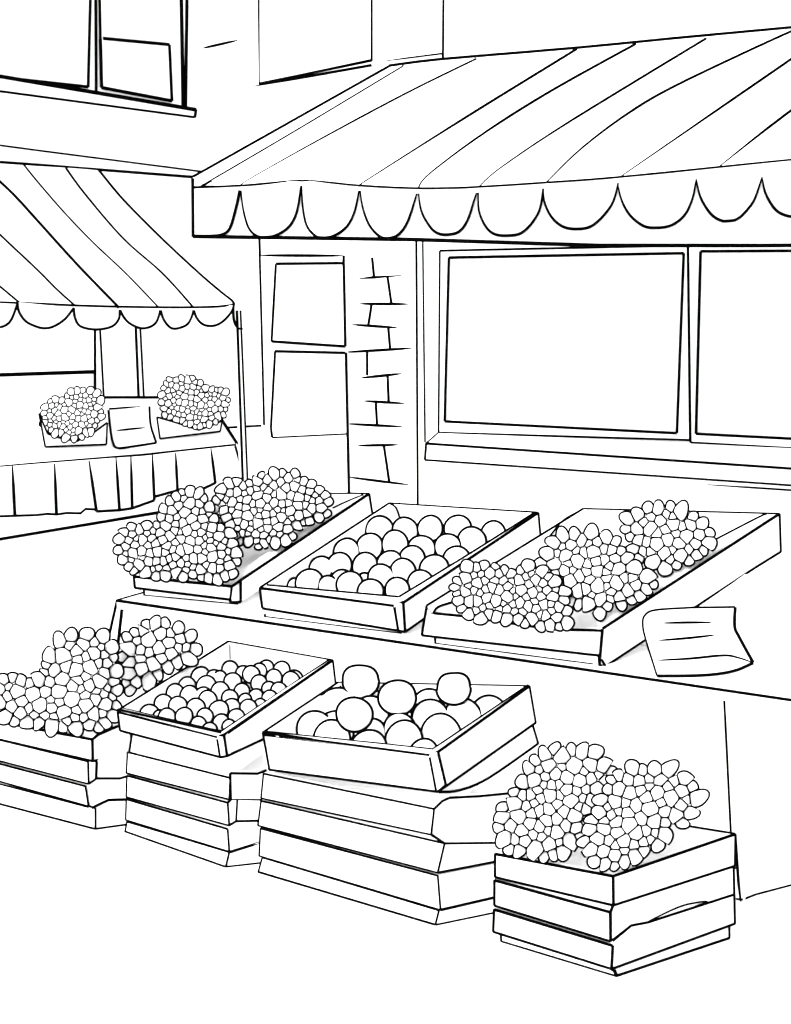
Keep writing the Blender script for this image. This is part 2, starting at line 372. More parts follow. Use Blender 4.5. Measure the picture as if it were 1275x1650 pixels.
def bunch(sil, spacing, rimpl, label, group, seed, elev=50, line=3.1, dome=.55, lift=0.0, name='grape_bunch', ay=None):
    rnd = random.Random(seed)
    xs = [p[0] for p in sil]; ys = [p[1] for p in sil]; cx = sum(xs) / len(xs); yb = max(ys)
    a = rimpl.hit(cx, ay or yb - spacing * .5) + Z * lift
    e = R(elev); pl = Pl(a, -HF * math.sin(e) + Z * math.cos(e))
    seeds = []
    for _ in range(9000):
        x = rnd.uniform(min(xs), max(xs)); y = rnd.uniform(min(ys), max(ys))
        if not inside(sil, x, y) : continue
        ed = edist(sil, x, y)
        if ed < spacing * .42: continue
        for s in (1.12, 1.0, .86, .72)[rnd.choice((0, 1, 1, 2)):] if _ < 4000 else (.72, .62):
            s *= spacing
            if all(math.hypot(x - q[0], y - q[1]) > (s + q[2]) * .5 for q in seeds): seeds.append((x, y, s)); break
    half = min(max(xs) - min(xs), max(ys) - min(ys)) / 2
    mp = depth(a) / FPX
    H = half * dome * mp
    def bulge(x, y):
        d = min(1, edist(sil, x, y) / (half * .9)); return H * math.sqrt(max(0, 1 - (1 - d) ** 2))
    m = M()
    for (x, y, s) in seeds:
        ang = math.atan2(y - cy0(sil), x - cx) + rnd.uniform(-.5, .5)
        near = [q for q in seeds if q[0] != x and math.hypot(q[0] - x, q[1] - y) < spacing * 2.6]
        ed = edist(sil, x, y); rr = s * .82 if ed > spacing * 1.0 else s * .6
        st_ = rnd.uniform(1.15, 1.5) if ed < spacing * .8 else rnd.uniform(1, 1.25)          # outer berries a little longer, pointing outwards
        ph = rnd.uniform(0, 6.28)
        def cell(extra):
            n = 18; P = []
            for k in range(n):
                t = 2 * math.pi * k / n
                r = 1 + .07 * math.sin(2 * t + ph) + .07 * math.sin(3 * t + ph * 2)
                u = math.cos(t) * (rr * st_ * r + extra); v = math.sin(t) * (rr * r + extra)
                P.append((x + u * math.cos(ang) - v * math.sin(ang), y + u * math.sin(ang) + v * math.cos(ang)))
            for q in near:
                dx, dy = q[0] - x, q[1] - y; D = math.hypot(dx, dy)
                wgt = .5 + .6 * (s - q[2]) / (s + q[2]); 
                pt = (x + dx * wgt - dx / D * (line / 2 - extra if extra == 0 else 0), y + dy * wgt - dy / D * (line / 2 if extra == 0 else 0))
                P = clip(P, pt, (dx / D, dy / D))
                if len(P) < 3: return None
            return P
        Wc = cell(0); Bc = cell(line * 1.15)
        if not Wc or not Bc: continue
        Wc = chaikin(Wc); b0 = bulge(x, y)
        tow = (CAM - pl.hit(x, y)).normalized()
        mx = sum(p[0] for p in Wc) / len(Wc); my = sum(p[1] for p in Wc) / len(Wc)
        br = s * .5 * mp
        for side in (1, -.7):
            def P3(px, py, up):
                base = pl.hit(px, py); bb = b0
                return base + tow * (bb * side + up)
            n = len(Wc); vs = []
            for sc_, up in ((1, 0), (.93, .35), (.7, .62)):
                vs += [P3(mx + (p[0] - mx) * sc_, my + (p[1] - my) * sc_, up * br * (1 if side > 0 else -1)) for p in Wc]
            vs.append(P3(mx, my, .75 * br * (1 if side > 0 else -1)))
            fs = []
            for r_ in range(2):
                for k in range(n):
                    fs.append([r_ * n + k, r_ * n + (k + 1) % n, (r_ + 1) * n + (k + 1) % n, (r_ + 1) * n + k])
            for k in range(n): fs.append([2 * n + k, 2 * n + (k + 1) % n, 3 * n])
            if side < 0: fs = [f[::-1] for f in fs]
            m.add(vs, fs, 0, True)
            B3 = [P3(p[0], p[1], -.02 * br * (1 if side > 0 else -1)) for p in Bc]
            m.prism(B3, -tow * br * .12 * (1 if side > 0 else -1), 1)
    return build(m, name, SKIN, None, a, label, 'fruit', group)
def cy0(sil): return sum(p[1] for p in sil) / len(sil)
# ---- stall crates
def stall_crate(frontpoly, bl, br, label, dep=.42):
    A, B = TP.off(.012).hit(*bl), TP.off(.012).hit(*br); fp = vpl(A, B); n = fp.n if fp.n.dot(CAM - A) > 0 else -fp.n
    up = (hits(TP, [(200, 650)])[0] - hits(TP, [(200, 700)])[0]).normalized() * dep
    t = thing('fruit_crate', label, 'crate', A, 'crates on the far stall')
    m = M(); q = hits(fp, frontpoly); m.prism(q, -n * .015)
    for i in range(len(q) - 1): m.tube([q[i], q[i + 1]], 2.2)
    m.tube([q[-1], q[0]], 2.2); build(m, 'front_board', WOOD, t)
    h = Z * .12
    m = M(); m.prism([A + up, B + up, B + up + h, A + up + h], n * .015); build(m, 'back_board', WOOD, t)
    s = (B - A).normalized() * .015
    for e, d in ((A, s), (B, -s)):
        m = M(); e0 = e - n * .018; m.prism([e0, e + up, e + up + h, e0 + h * .9], d); build(m, 'side_board', WOOD, t)
    m = M(); i1 = -n * .02; m.prism([A + i1 + s * 1.2, B + i1 - s * 1.2, B + up - s * 1.2, A + up + s * 1.2], Z * .01); build(m, 'base_board', WOOD, t)
    return fp
GS = 'bunches of round berries heaped in the crates'
stall_crate([(63, 666), (77, 699), (98, 706), (124, 711), (150, 698), (173, 681), (171.5, 716), (73, 720)], (73, 720), (172, 716), 'small crate of berries at the left end of the far stall table')
stall_crate([(253, 672), (297, 685), (320, 693), (340, 686), (358, 678), (355, 695), (258, 706.6)], (258, 706.6), (355, 695), 'small crate of berries at the right end of the far stall table')
RS = TP.off(.1)
bunch([(63, 666), (71, 650), (83, 641), (105, 637.6), (115, 625), (137, 625), (152, 622), (165, 634.5), (166.5, 656.5), (168, 672), (149, 697), (124, 711), (93, 705), (71, 694)], 8.7, RS, 'berry bunch in the left crate of the far stall', GS, 1, line=2.4)
bunch([(256, 644), (260.6, 625), (271.6, 608), (306, 604), (322, 612.5), (337, 625), (356, 622), (370, 634.5), (370, 650), (362.5, 672), (344, 685), (320, 692.5), (297, 685), (264, 672)], 8.7, RS, 'berry bunch in the right crate of the far stall', GS, 2, line=2.4)
# card on the far stall
cpl = Pl(TP.hit(205, 729) + Vector((0, 0, .02)), -HF * .9 + Z * .45)
card = [(175, 661), (178, 690), (182, 712), (190, 722), (220, 718.5), (252, 713.5), (243, 685), (241, 655), (227, 655), (176, 659)]
m = M(); m.prism(hits(cpl, card), -cpl.n * .004); m.ink(cpl, card[:6], 2.8, None, True); m.ink(cpl, card[5:8], 2.6, None, True)
m.ink(cpl, [(176, 659), (227, 655)], 2.4, 'end'); m.ink(cpl, [(188, 694), (234.5, 689)], 2.6, 'both')
build(m, 'price_card', PAPER, None, cpl.hit(215, 720), 'curled paper card with one handwritten stroke between the far stall crates', 'sign')
# ================================================================== main table
TT = zpl(.64); A = TT.hit(190, 967); A.y = 2.83; XE = 1.3
mt = thing('market_table', 'long white produce table under the large awning carrying three tilted crates', 'table', (A.x, 2.83, 0))
m = M(); m.prism([A, Vector((XE, 2.83, .64)), Vector((XE, 3.9, .64)), Vector((A.x, 3.9, .64))], Vector((0, 0, -.03)))
fe = Pl((0, 2.83, 0), (0, -1, 0))
m.tube([A, Vector((XE, 2.83, .64))], 3.4); m.tube([A, TT.hit(236, 954)], 3)
build(m, 'tabletop', WOOD, mt)
m = M(); q = hits(fe, [(189, 967), (198, 970), (188, 1085), (160, 1085)]); q[0].z = q[1].z = .608
q = [q[0], q[1], fe.hit(180, 1160), fe.hit(152, 1128)]
m.prism([Vector((A.x + .01, 2.85, .608)), Vector((A.x + .08, 2.85, .608)), Vector((A.x + .03, 2.85, 0.002)), Vector((A.x - .04, 2.85, .002))], Vector((0, .05, 0)))
fe2 = Pl((0, 2.848, 0), (0, -1, 0)); m.ink(fe2, [(189, 967), (176, 1024), (170, 1050)], 3.2); m.ink(fe2, [(198, 970), (191, 1032), (187, 1060)], 3.6)
build(m, 'leg', WOOD, mt)
m = M(); q = [fe2.hit(1167, 1114), fe2.hit(1184, 1117), fe2.hit(1199, 1470), fe2.hit(1196, 1474)]; q[2].z = q[3].z = .002
m.prism(q, Vector((0, .05, 0))); m.ink(fe2, [(1166.5, 1113), (1178, 1345), (1184, 1400)], 2.6); m.ink(fe2, [(1185, 1345), (1190, 1420), (1196, 1474)], 3.2, 'end')
build(m, 'leg', WOOD, mt)
for X in (A.x + .03, XE - .1):
    m = M(); m.hexa([Vector(v) for v in ((X, 3.8, .002), (X + .05, 3.8, .002), (X + .05, 3.85, .002), (X, 3.85, .002))], [Vector(v) for v in ((X, 3.8, .608), (X + .05, 3.8, .608), (X + .05, 3.85, .608), (X, 3.85, .608))])
    build(m, 'leg', WOOD, mt)
m = M(); m.ink(GND, [(1186, 1449), (1197, 1450), (1217, 1442), (1300, 1420)], 2.8)
build(m, 'pavement_joint', PAVE, kind='structure')
# ------------------------------------------------------------------ open crates
def crate(label, basez, base2, rim, boards, tilt, group, extra_front=(), extra_side=(), extra_rim=(), fplane=None, base_strip=None, floor=.10, boardh=None, wall=.018, inkrim=3.2, name='produce_crate'):
    """base2: two px points of the front bottom line on z=basez (or a ready plane); rim: px of FL, FR, RR, RL;
       boards: px front board polygon, side board polygon"""
    if fplane is None:
        a, b = zpl(basez).hit(*base2[0]), zpl(basez).hit(*base2[1]); fplane = vpl(a, b)
    bp = fplane
    if base_strip: fplane = fplane.off(.009)
    A = fplane.hit(*rim[0]); B = fplane.hit(*rim[1]); zm = (A.z + B.z) / 2
    ax = (B - A).normalized(); h = Vector((B.x - A.x, B.y - A.y, 0)).normalized(); inw = Vector((-h.y, h.x, 0))
    if inw.dot(CAM - A) > 0: inw = -inw
    sl = inw * math.cos(R(tilt)) + Z * math.sin(R(tilt))
    RP = Pl(A, ax.cross(sl))
    C, D = RP.hit(*rim[2]), RP.hit(*rim[3])
    t = thing(name, label, 'crate', Vector((A.x, A.y, basez)), group)
    SPn = (C - B).cross(fplane.hit(*boards[1][-1]) - B).normalized(); SP = Pl(B, SPn)
    if SPn.dot(CAM - B) < 0: SPn = -SPn
    # front
    m = M(); q = hits(fplane, boards[0]); m.prism(q, inw * wall)
    for i in range(len(q)): m.tube([q[i], q[(i + 1) % len(q)]], inkrim)
    for s_, wd in extra_front: m.ink(fplane, s_, wd)
    if base_strip:
        qb = hits(bp, base_strip); m2 = M(); m2.prism(qb, inw * wall)
        for i in range(len(qb)): m2.tube([qb[i], qb[(i + 1) % len(qb)]], 2.8)
        build(m2, 'base_strip', WOOD, t)
    build(m, 'front_board', WOOD, t)
    # right side
    m = M(); q = hits(SP, boards[1]); sn_ = SPn if SPn.dot(inw.cross(Z)) < 0 else -SPn
    out = (B - A).normalized(); q = [v + Vector((0, 0, 0)) for v in q]
    m.prism(q, -out * wall)
    for i, s_ in enumerate(q): 
        if i != boards[2]: m.tube([q[i], q[(i + 1) % len(q)]], inkrim)
    for s_, wd in extra_side: m.ink(SP, s_, wd)
    build(m, 'side_board', WOOD, t)
    dn = -Z * (A.z - basez - .01) if boardh is None else -Z * boardh
    m = M(); m.prism([A, D, D + dn, A + dn], out * wall); m.tube([A, D], inkrim); build(m, 'side_board', WOOD, t)
    m = M(); bk = out * wall * 1.1; m.prism([D + bk, C - bk, C - bk + dn, D + bk + dn], -sl * wall); m.tube([D, C], inkrim - .4); m.tube([D + bk + Z * -.002 - sl * wall, D + bk - sl * wall + dn * .9], 2.4) if tilt == 0 else None
    build(m, 'back_board', WOOD, t)
    o2 = out * .02; s2 = sl * .02; fl_ = -Z * min(floor, -dn.z - .01)
    m = M(); m.prism([A + o2 + s2 + fl_, B - o2 + s2 + fl_, C - o2 - s2 + fl_, D + o2 - s2 + fl_], -Z * .01); build(m, 'base_board', WOOD, t)
    if extra_rim:
        for poly, inks in extra_rim:
            m = M(); m.prism(hits(RP, poly), RP.n * (-.006 if RP.n.z > 0 else .006))
            for s_, wd in inks: m.ink(RP, s_, wd, None, len(s_) > 2)
            build(m, 'rim_moulding', WOOD, t)
    print(label, 'A', [round(v, 2) for v in A], 'B', [round(v, 2) for v in B], 'C', [round(v, 2) for v in C], 'D', [round(v, 2) for v in D])
    return RP, fplane, t, (A, B, C, D)
GT = 'tilted crates on the produce table'
TILT = 20
c1, _, _, Q1 = crate('tilted crate heaped with berries at the left end of the produce table', .64, [(233, 959.5), (383.5, 974)], [(215, 928), (388, 935), (595, 795.5), (440, 795)],
 ([(216, 929), (374, 945), (388, 935), (388, 970), (372, 970), (371.5, 966), (217.6, 947)], [(388, 935), (595, 795.5), (600, 828), (388, 970)], 2), TILT, GT,
 extra_front=[([(374, 945), (370.6, 970)], 3), ([(217.6, 947), (371.5, 966)], 3)],
 base_strip=[(232, 948), (372, 964), (383.5, 974), (233, 959.5)], floor=.045, boardh=.06,
 extra_rim=[([(388, 935), (595, 795.5), (585.5, 797.5), (560, 808), (536.5, 819), (381, 924)], [([(388, 935), (595, 795.5)], 3), ([(536.5, 819), (560, 808), (585.5, 797.5)], 2.6)])])
c2, _, _, Q2 = crate('tilted crate of round fruit in the middle of the produce table', .64, [(427.5, 994), (647, 1021)], [(419, 947.5), (650, 971), (867.5, 826), (627.5, 811)],
 ([(419, 947.5), (635, 976), (650, 970), (653, 1018), (642, 1016), (423, 980)], [(650, 971), (867.5, 826), (871, 866), (653, 1018)], 9), TILT, GT,
 extra_front=[([(635, 973), (642, 1016)], 3.4)],
 base_strip=[(426, 978), (640, 1012), (647, 1021), (427.5, 994)], floor=.088, boardh=.09,
 extra_rim=[([(419, 947.5), (431, 943), (643, 962), (862, 826), (867.5, 826), (650, 971), (635, 976)], [([(431, 943), (643, 962)], 3), ([(643, 962), (756, 893), (862, 826)], 3), ([(419, 947.5), (635, 976)], 3), ([(650, 971), (867.5, 826)], 3)]), ([(627.5, 811), (637, 817), (641, 825), (644, 834), (631, 834)], [([(628, 811), (637, 817), (641, 825), (644, 834)], 2.6)])])
c3, _, _, Q3 = crate('tilted crate heaped with berries at the right of the produce table', .64, [(702, 1037), (976, 1073)], [(688, 976), (971, 1013), (1256, 828), (940, 820)],
 ([(688, 976), (698, 988), (740, 992), (891, 1014), (971, 1016), (966, 1070), (965, 1056), (680, 1023.6)], [(971, 1013), (1256, 828), (1258, 889), (1216, 915), (976, 1073), (966, 1072)], 9), TILT, GT,
 base_strip=[(701, 1026), (965, 1056), (976, 1073), (702, 1037)], floor=.06, boardh=.07,
 extra_rim=[([(688, 976), (735, 950), (745, 960), (730, 970), (706, 978), (698.6, 988)], [([(698.6, 988), (706, 978), (730, 970)], 3)]), ([(971, 1013), (1256, 828), (1235, 828), (1216, 837), (1154, 869), (963, 1000)], [([(971, 1013), (1256, 828)], 3), ([(1154, 869), (1216, 837), (1235, 828)], 2.8)]), ([(940, 820), (925, 828), (906, 840), (882, 869), (872, 866)], [([(940, 820), (925, 828), (906, 840), (882, 869)], 2.2)])])
# sloping riser that carries the three crates
m = M(); tt = math.tan(R(TILT)); y0, y1 = 3.12, 3.45
m.prism([Vector((-2.3, y0, .642)), Vector((-2.3, y1, .642)), Vector((-2.3, y1, .655 + (y1 - 2.97) * tt - .01)), Vector((-2.3, y0, .655 + (y0 - 2.97) * tt - .01))], Vector((3.4, 0, 0)))
build(m, 'riser', WOOD, mt)
# berries on the table
bunch([(356, 777), (364, 768), (395, 771), (431, 759), (474, 757.5), (497, 767), (525, 789), (534.5, 804.5), (531, 832), (505, 844), (483.5, 848), (470, 875), (423, 887), (385, 880), (350, 860), (335, 810)], 12.3, c1.off(.0), 'rear berry bunch in the left crate on the table', GS, 3, elev=45, lift=.0)
bunch([(185.5, 867), (207, 842), (255, 838), (260, 812), (289, 789), (313, 787), (335, 797), (350, 830), (378, 860), (387, 895), (384, 934), (348, 942), (309, 936), (238, 934), (211, 922), (187.5, 906.5)], 12.3, c1.off(.02), 'front berry bunch in the left crate on the table', GS, 4, elev=50)
bunch([(1002, 867), (1005, 833), (1022, 812), (1041, 810), (1087, 810), (1113, 823), (1147, 840), (1155, 879), (1123, 905), (1084, 922), (1060, 925), (1022, 905)], 16.3, c3.off(.0), 'rear berry bunch in the right crate on the table', GS, 5, elev=45)
bunch([(855, 905), (882, 872), (906, 855), (950, 850), (976, 855), (1000, 870), (1025, 903), (1062, 920), (1063, 940), (1046, 961), (1017, 975), (969, 997), (930, 983), (895, 960), (870, 930)], 16.3, c3.off(.0), 'middle berry bunch in the right crate on the table', GS, 6, elev=45)
bunch([(727, 942), (752, 908), (790, 906), (829, 915), (853, 906), (880, 918), (915, 950), (922, 985), (921, 1007), (887, 1021), (853, 1011), (819, 1002), (766, 1004), (737, 987)], 13.8, c3.off(.03), 'front berry bunch in the right crate on the table', GS, 7, elev=50)
# paper on the table
pp = Pl((0, 2.845, .65), (0, -.97, .25))
pc = [(1059, 1089), (1041, 1031), (1036, 1007), (1039, 992), (1056, 983), (1116, 979), (1185, 978), (1184, 1009), (1191, 1026), (1214, 1068), (1181, 1081.5), (1133, 1088)]
m = M(); m.prism(hits(pp, pc), -pp.n * .003)
m.ink(pp, pc[:6], 2.4, None, True); m.ink(pp, pc[5:7], 2.6); m.ink(pp, pc[6:10], 3.6, None, True); m.ink(pp, pc[9:] + [pc[0]], 3.6, None, True)
for s_ in ([(1068, 1004), (1110, 1003), (1147, 1003)], [(1061, 1032), (1110, 1028), (1153.5, 1023)], [(1060, 1064), (1113, 1061), (1166.5, 1056), (1191, 1060), (1214, 1068)]): m.ink(pp, s_, 3, 'both', True)
build(m, 'price_card', PAPER, None, pp.hit(1120, 1086), 'curled paper sheet with three handwritten strokes at the right end of the produce table', 'sign')
# ------------------------------------------------------------------ fruit
def fruit(x, y, rx, ry, pl, label, group, wpx=3.2, seed=0, lift=0, name='round_fruit', pointy=0):
    rnd = random.Random(seed); c = pl.hit(x, y)
    if lift: c = c + (CAM - c).normalized() * lift
    t = (CAM - c).normalized(); u = Z.cross(t).normalized(); v = t.cross(u)
    mp = depth(c) / FPX; rx *= mp; ry *= mp; rz = (rx + ry) / 2 * .82
    p1, p2 = rnd.uniform(0, 6), rnd.uniform(0, 6)
    def rad(a): return 1 + .018 * math.sin(2 * a + p1) + .014 * math.sin(3 * a + p2) - pointy * .07 * math.cos(4 * (a - math.pi / 2)) * (1 if math.sin(a) > 0 else 0)
    N, K = 32, 14; vs = [c + t * rz]; fs = []
    for j in range(1, K):
        f = math.pi / 2 - math.pi * j / K
        for i in range(N):
            a = 2 * math.pi * i / N; r = rad(a)
            vs.append(c + u * (rx * r * math.cos(a) * math.cos(f)) + v * (ry * r * math.sin(a) * math.cos(f)) + t * (rz * math.sin(f)))
    vs.append(c - t * rz); L = len(vs) - 1
    for i in range(N): fs.append([0, 1 + i, 1 + (i + 1) % N]); fs.append([L, 1 + (K - 2) * N + (i + 1) % N, 1 + (K - 2) * N + i])
    for j in range(K - 2):
        for i in range(N): a = 1 + j * N; fs.append([a + i, a + N + i, a + N + (i + 1) % N, a + (i + 1) % N])
    m = M(); m.add(vs, fs, 0, True)
    e = R(12); ring = []
    for i in range(40):
        a = 2 * math.pi * i / 40; r = rad(a)
        ring.append(c + u * (rx * r * math.cos(a) * math.cos(e)) + v * (ry * r * math.sin(a) * math.cos(e)) + t * (rz * math.sin(e)))
    m.tube(ring, wpx * 1.2, closed=True)
    return build(m, name, SKIN, None, c - Z * rz, label, 'fruit', group)
ORD = ['first', 'second', 'third', 'fourth', 'fifth', 'sixth', 'seventh', 'eighth', 'ninth', 'tenth']
def heap(L, per, pl, where, size, group, wpx, sc_, off, rb):
    L = sorted(L, key=lambda q: q[1]); rows = []
    i = 0
    for n in per: rows.append(sorted(L[i:i + n], key=lambda q: q[0])); i += n
    assert i == len(L), (i, len(L))
    N = len(rows)
    for ri, row in enumerate(rows):
        rn = 'back row' if ri == 0 else ('front row' if ri == N - 1 else '%s row from back' % ORD[ri])
        for ci, q in enumerate(row):
            pos = 'leftmost' if ci == 0 else ('rightmost' if ci == len(row) - 1 else ORD[ci] + ' from left')
            x = off[0] + q[0] * sc_; y = off[1] + q[1] * sc_; r = q[2] * sc_
            fruit(x, y, r, r * (1.03 if len(q) < 5 else q[4]), pl, '%s round fruit %s, %s, %s' % (size, where, pos, rn), group, wpx, int(q[0] * 7 + q[1]), lift=q[3] if len(q) > 3 else 0)
peach = [(540, 190, 56), (645, 192, 52), (748, 182, 50), (862, 184, 54), (1008, 205, 50), (918, 235, 57), (820, 258, 52), (713, 268, 55), (603, 246, 53), (500, 258, 53),
 (405, 280, 53), (857, 310, 53), (675, 308, 52), (583, 328, 52), (482, 338, 53), (377, 332, 48), (300, 347, 47), (765, 350, 58), (635, 362, 53), (545, 385, 53),
 (385, 400, 46, -.02), (478, 400, 32, -.02), (708, 408, 52), (612, 434, 48), (503, 444, 52), (417, 413, 52), (330, 422, 42, -.02), (252, 408, 56), (196, 422, 34, -.02)]
heap(peach, [5, 6, 7, 7, 4], Pl(c2.p - Z * .044, c2.n), 'in the middle table crate', 'mid-sized', 'round fruit in the middle crate on the table', 3.4, .3922, (400, 780), 0)
# ------------------------------------------------------------------ stacks on the ground
def stack_planes(a, b, s):
    A, B, Sd = GND.hit(*a), GND.hit(*b), GND.hit(*s); return vpl(A, B), vpl(B, Sd), A, B, Sd
def layer(fp, sp_, fq, sq, label, group, extra=(), wd=2.5, bz=None, sideopen=True):
    """fq: px TL,TR,BR,BL on the front plane; sq: px polygon on the side plane, starting at the front top, going back, then forward along the bottom"""
    q = hits(fp, fq); hd = sp_.n.cross(Z); sp_ = Pl(q[1], (q[1] - q[2]).cross(hd)); s = hits(sp_, sq); zb = min(q[2].z, q[3].z)
    inw = -fp.n if fp.n.dot(CAM - q[0]) > 0 else fp.n
    sin_ = -sp_.n if sp_.n.dot(CAM - s[0]) > 0 else sp_.n
    t = thing('stacked_crate', label, 'crate', Vector((q[3].x, q[3].y, max(zb, 0))), group)
    m = M(); m.prism(q, inw * .016)
    for i in range(4): m.tube([q[i], q[(i + 1) % 4]], wd * (1.5 if i == 2 and zb < .02 else 1))
    build(m, 'front_board', WOOD, t)
    m = M(); m.prism(s, sin_ * .016)
    k = len(sq)
    for s_, w_ in extra: m.ink(sp_, s_, w_)
    build(m, 'side_board', WOOD, t)
    # hidden sides and the filling board
    ztop = (q[0].z + q[1].z) / 2; zbot = max((q[2].z + q[3].z) / 2, .004)
    A, B = q[0] + inw * .017, q[1] + inw * .017; A.z = B.z = ztop; A += (B - A).normalized() * .012; B -= (B - A).normalized() * .012
    side = (s[1] - s[0]); side.z = 0; side.normalize(); back = inw * .34
    Cc = B + back; Dd = A + back
    dz = Z * (zbot - ztop)
    m = M(); m.prism([A, Dd, Dd + dz, A + dz], (B - A).normalized() * .015); build(m, 'side_board', WOOD, t)
    m = M(); m.prism([Dd, Cc, Cc + dz, Dd + dz], -inw * .015); build(m, 'back_board', WOOD, t)
    m = M(); e = .004; f = (B - A).normalized() * .017
    P = [A + f + inw * .003, B - f * .3 + inw * .003, Cc - f - inw * .017, Dd + f - inw * .017]
    m.prism([Vector((p.x, p.y, zbot + .03)) for p in P], Vector((0, 0, -(.045 if zbot > .02 else .02)))); build(m, 'base_board', WOOD, t)
    return q
# --- stack C (melons)
fpC, spC, _, BC, _ = stack_planes((416.5, 1405.5), (701.6, 1490.6), (796, 1471))
GC = 'crates stacked under the large fruit'
layer(fpC, spC, [(423, 1381.6), (707.5, 1467), (701.6, 1490), (416.5, 1405)], [(707.5, 1467), (830, 1438), (830, 1464), (701.6, 1490)], 'bottom crate of the stack under the large round fruit', GC, [([(701.6, 1490.6), (830, 1464)], 3.6)])
layer(fpC, spC, [(420, 1335), (705.5, 1411), (710, 1466), (418, 1379)], [(705.5, 1411), (830, 1387), (830, 1438), (710, 1466)], 'second crate up in the stack under the large round fruit', GC, [([(710, 1466), (830, 1438)], 3.6)])
layer(fpC, spC, [(421, 1290.6), (716.5, 1359), (705.5, 1406), (416, 1330)], [(716.5, 1359), (830, 1357.5), (830, 1382), (705.5, 1406)], 'third crate up in the stack under the large round fruit', GC, [([(716.5, 1359), (809, 1358)], 2.6), ([(705.5, 1406), (830, 1382)], 3.4), ([(695, 1344.7), (716.5, 1359)], 3)])
layer(fpC, spC, [(425, 1246.7), (699.6, 1303.5), (695, 1344.7), (421, 1286)], [(699.6, 1303.5), (713, 1290.6), (725, 1285.5), (772, 1283), (830, 1278), (830, 1355), (716, 1357), (695, 1344.7)], 'fourth crate up in the stack under the large round fruit', GC, [([(699.6, 1303.5), (713, 1290.6), (725, 1285.5), (772, 1283), (823, 1278)], 2.8)])
fC = fpC.off(.012)
cC, _, tC, QC = crate('open crate of large round fruit on top of the tallest middle stack', .5, None, [(424, 1180.6), (706, 1211.6), (853, 1105.7), (545, 1100)],
 ([(424, 1180.6), (692, 1216.7), (706, 1211.6), (718.5, 1265), (706, 1275.5), (434.5, 1240)], [(706, 1211.6), (853, 1105.7), (863, 1164.5), (718, 1267), (706, 1275)], 4), 0, None,
 extra_front=[([(692, 1216.7), (703, 1274)], 3), ([(425.5, 1184.5), (692, 1216.7)], 2.4)], fplane=fC, floor=.09, boardh=.11,
 extra_rim=[([(424, 1180.6), (429, 1178), (696, 1208), (851, 1104), (853, 1105.7), (706, 1211.6), (692, 1216.7)], [([(430, 1179), (696, 1207)], 2.5), ([(696, 1208), (851, 1104)], 2.6), ([(450, 1185), (692, 1216.7)], 2.8), ([(706, 1211.6), (853, 1105.7)], 3)])])
# lower lip of the side of that crate
m = M(); SPC = vpl(*[QC[1] + Vector((.004, 0, 0)), QC[2] + Vector((.004, 0, 0))]); 
SPC2 = Pl(SPC.p - Vector((.02, 0, 0)), SPC.n)
P = [(718, 1262), (858, 1163), (867, 1198), (788, 1253), (741, 1273), (708, 1276)]; m.prism(hits(SPC2, P), Vector((-.01, 0, 0)))
m.ink(SPC2, [(858, 1168), (867, 1198)], 3.2); m.ink(SPC2, P[2:], 3.2, None, True)
build(m, 'side_slat', WOOD, tC)
mel = [(275, 322, 74), (343, 362, 76), (495, 400, 74), (640, 362, 75), (510, 338, 58, -.03), (378, 250, 98, -.05), (500, 262, 76, -.04), (622, 322, 66, -.02), (748, 275, 75), (793, 342, 82, -.01), (722, 420, 58, .0), (882, 272, 77, -.02), (745, 235, 76, -.05), (990, 260, 76, -.04), (355, 330, 80, -.05), (525, 235, 68, -.07)]
PM = Pl(cC.p - Z * .045, cC.n)
heap(mel, [6, 5, 5], PM, 'low in its crate', 'large', 'large round fruit in the crate on the tallest stack', 3.4, .3922, (400, 1050), 0)
for x, y, rx, ry, lf, pt, lb_ in ((462, 122, 75, 66, -.02, .5, 'large pointed round fruit perched highest at the left on the pile of large fruit'), (437, 258, 74, 68, .02, 0, 'large round fruit lying on the pile just below the highest left one'),
    (613, 189, 76, 71, 0, .2, 'large round fruit resting on the middle of the pile of large fruit'), (845, 152, 69, 65, .02, .8, 'large pointed round fruit resting on the right of the pile of large fruit')):
    fruit(400 + .3922 * x, 1050 + .3922 * y, rx * .3922, ry * .3922, Pl(cC.p + Z * .035, cC.n), lb_, 'large round fruit in the crate on the tallest stack', 3.6, int(x), lift=lf, pointy=pt)
# --- stack B (small fruit)
fpB, spB, _, _, _ = stack_planes((202, 1340), (364, 1397), (419, 1391))
GB = 'crates stacked under the small fruit'
layer(fpB, spB, [(205, 1324), (369.5, 1373), (364, 1397), (202, 1340)], [(369.5, 1373), (425, 1355.5), (425, 1390), (364, 1397)], 'bottom crate of the stack under the small round fruit', GB, [([(364, 1397), (425, 1390)], 3.4)])
layer(fpB, spB, [(204, 1288), (367, 1336), (369.5, 1372), (203, 1321)], [(367, 1336), (380, 1325), (425, 1323), (425, 1355), (369.5, 1372)], 'second crate up in the stack under the small round fruit', GB, [([(369.5, 1373), (425, 1355.5)], 3.6)])
layer(fpB, spB, [(205, 1250), (367, 1293.6), (369.5, 1330), (204, 1284)], [(367, 1293.6), (374, 1287), (425, 1288), (425, 1322), (380.5, 1323), (369.5, 1330)], 'third crate up in the stack under the small round fruit', GB, [([(367, 1293.6), (374, 1287), (425, 1288)], 3), ([(369, 1330), (380.5, 1323), (425, 1322)], 3), ([(382.5, 1289.5), (380.5, 1323)], 2.4)])
layer(fpB, spB, [(206, 1212), (371, 1253.6), (369.5, 1288), (204, 1245.5)], [(371, 1246), (430, 1246), (430, 1287), (372, 1287)], 'fourth crate up in the stack under the small round fruit', GB, [([(371, 1246), (415, 1246.5), (430, 1241)], 3), ([(371, 1246), (372, 1287)], 3)])
m = M()
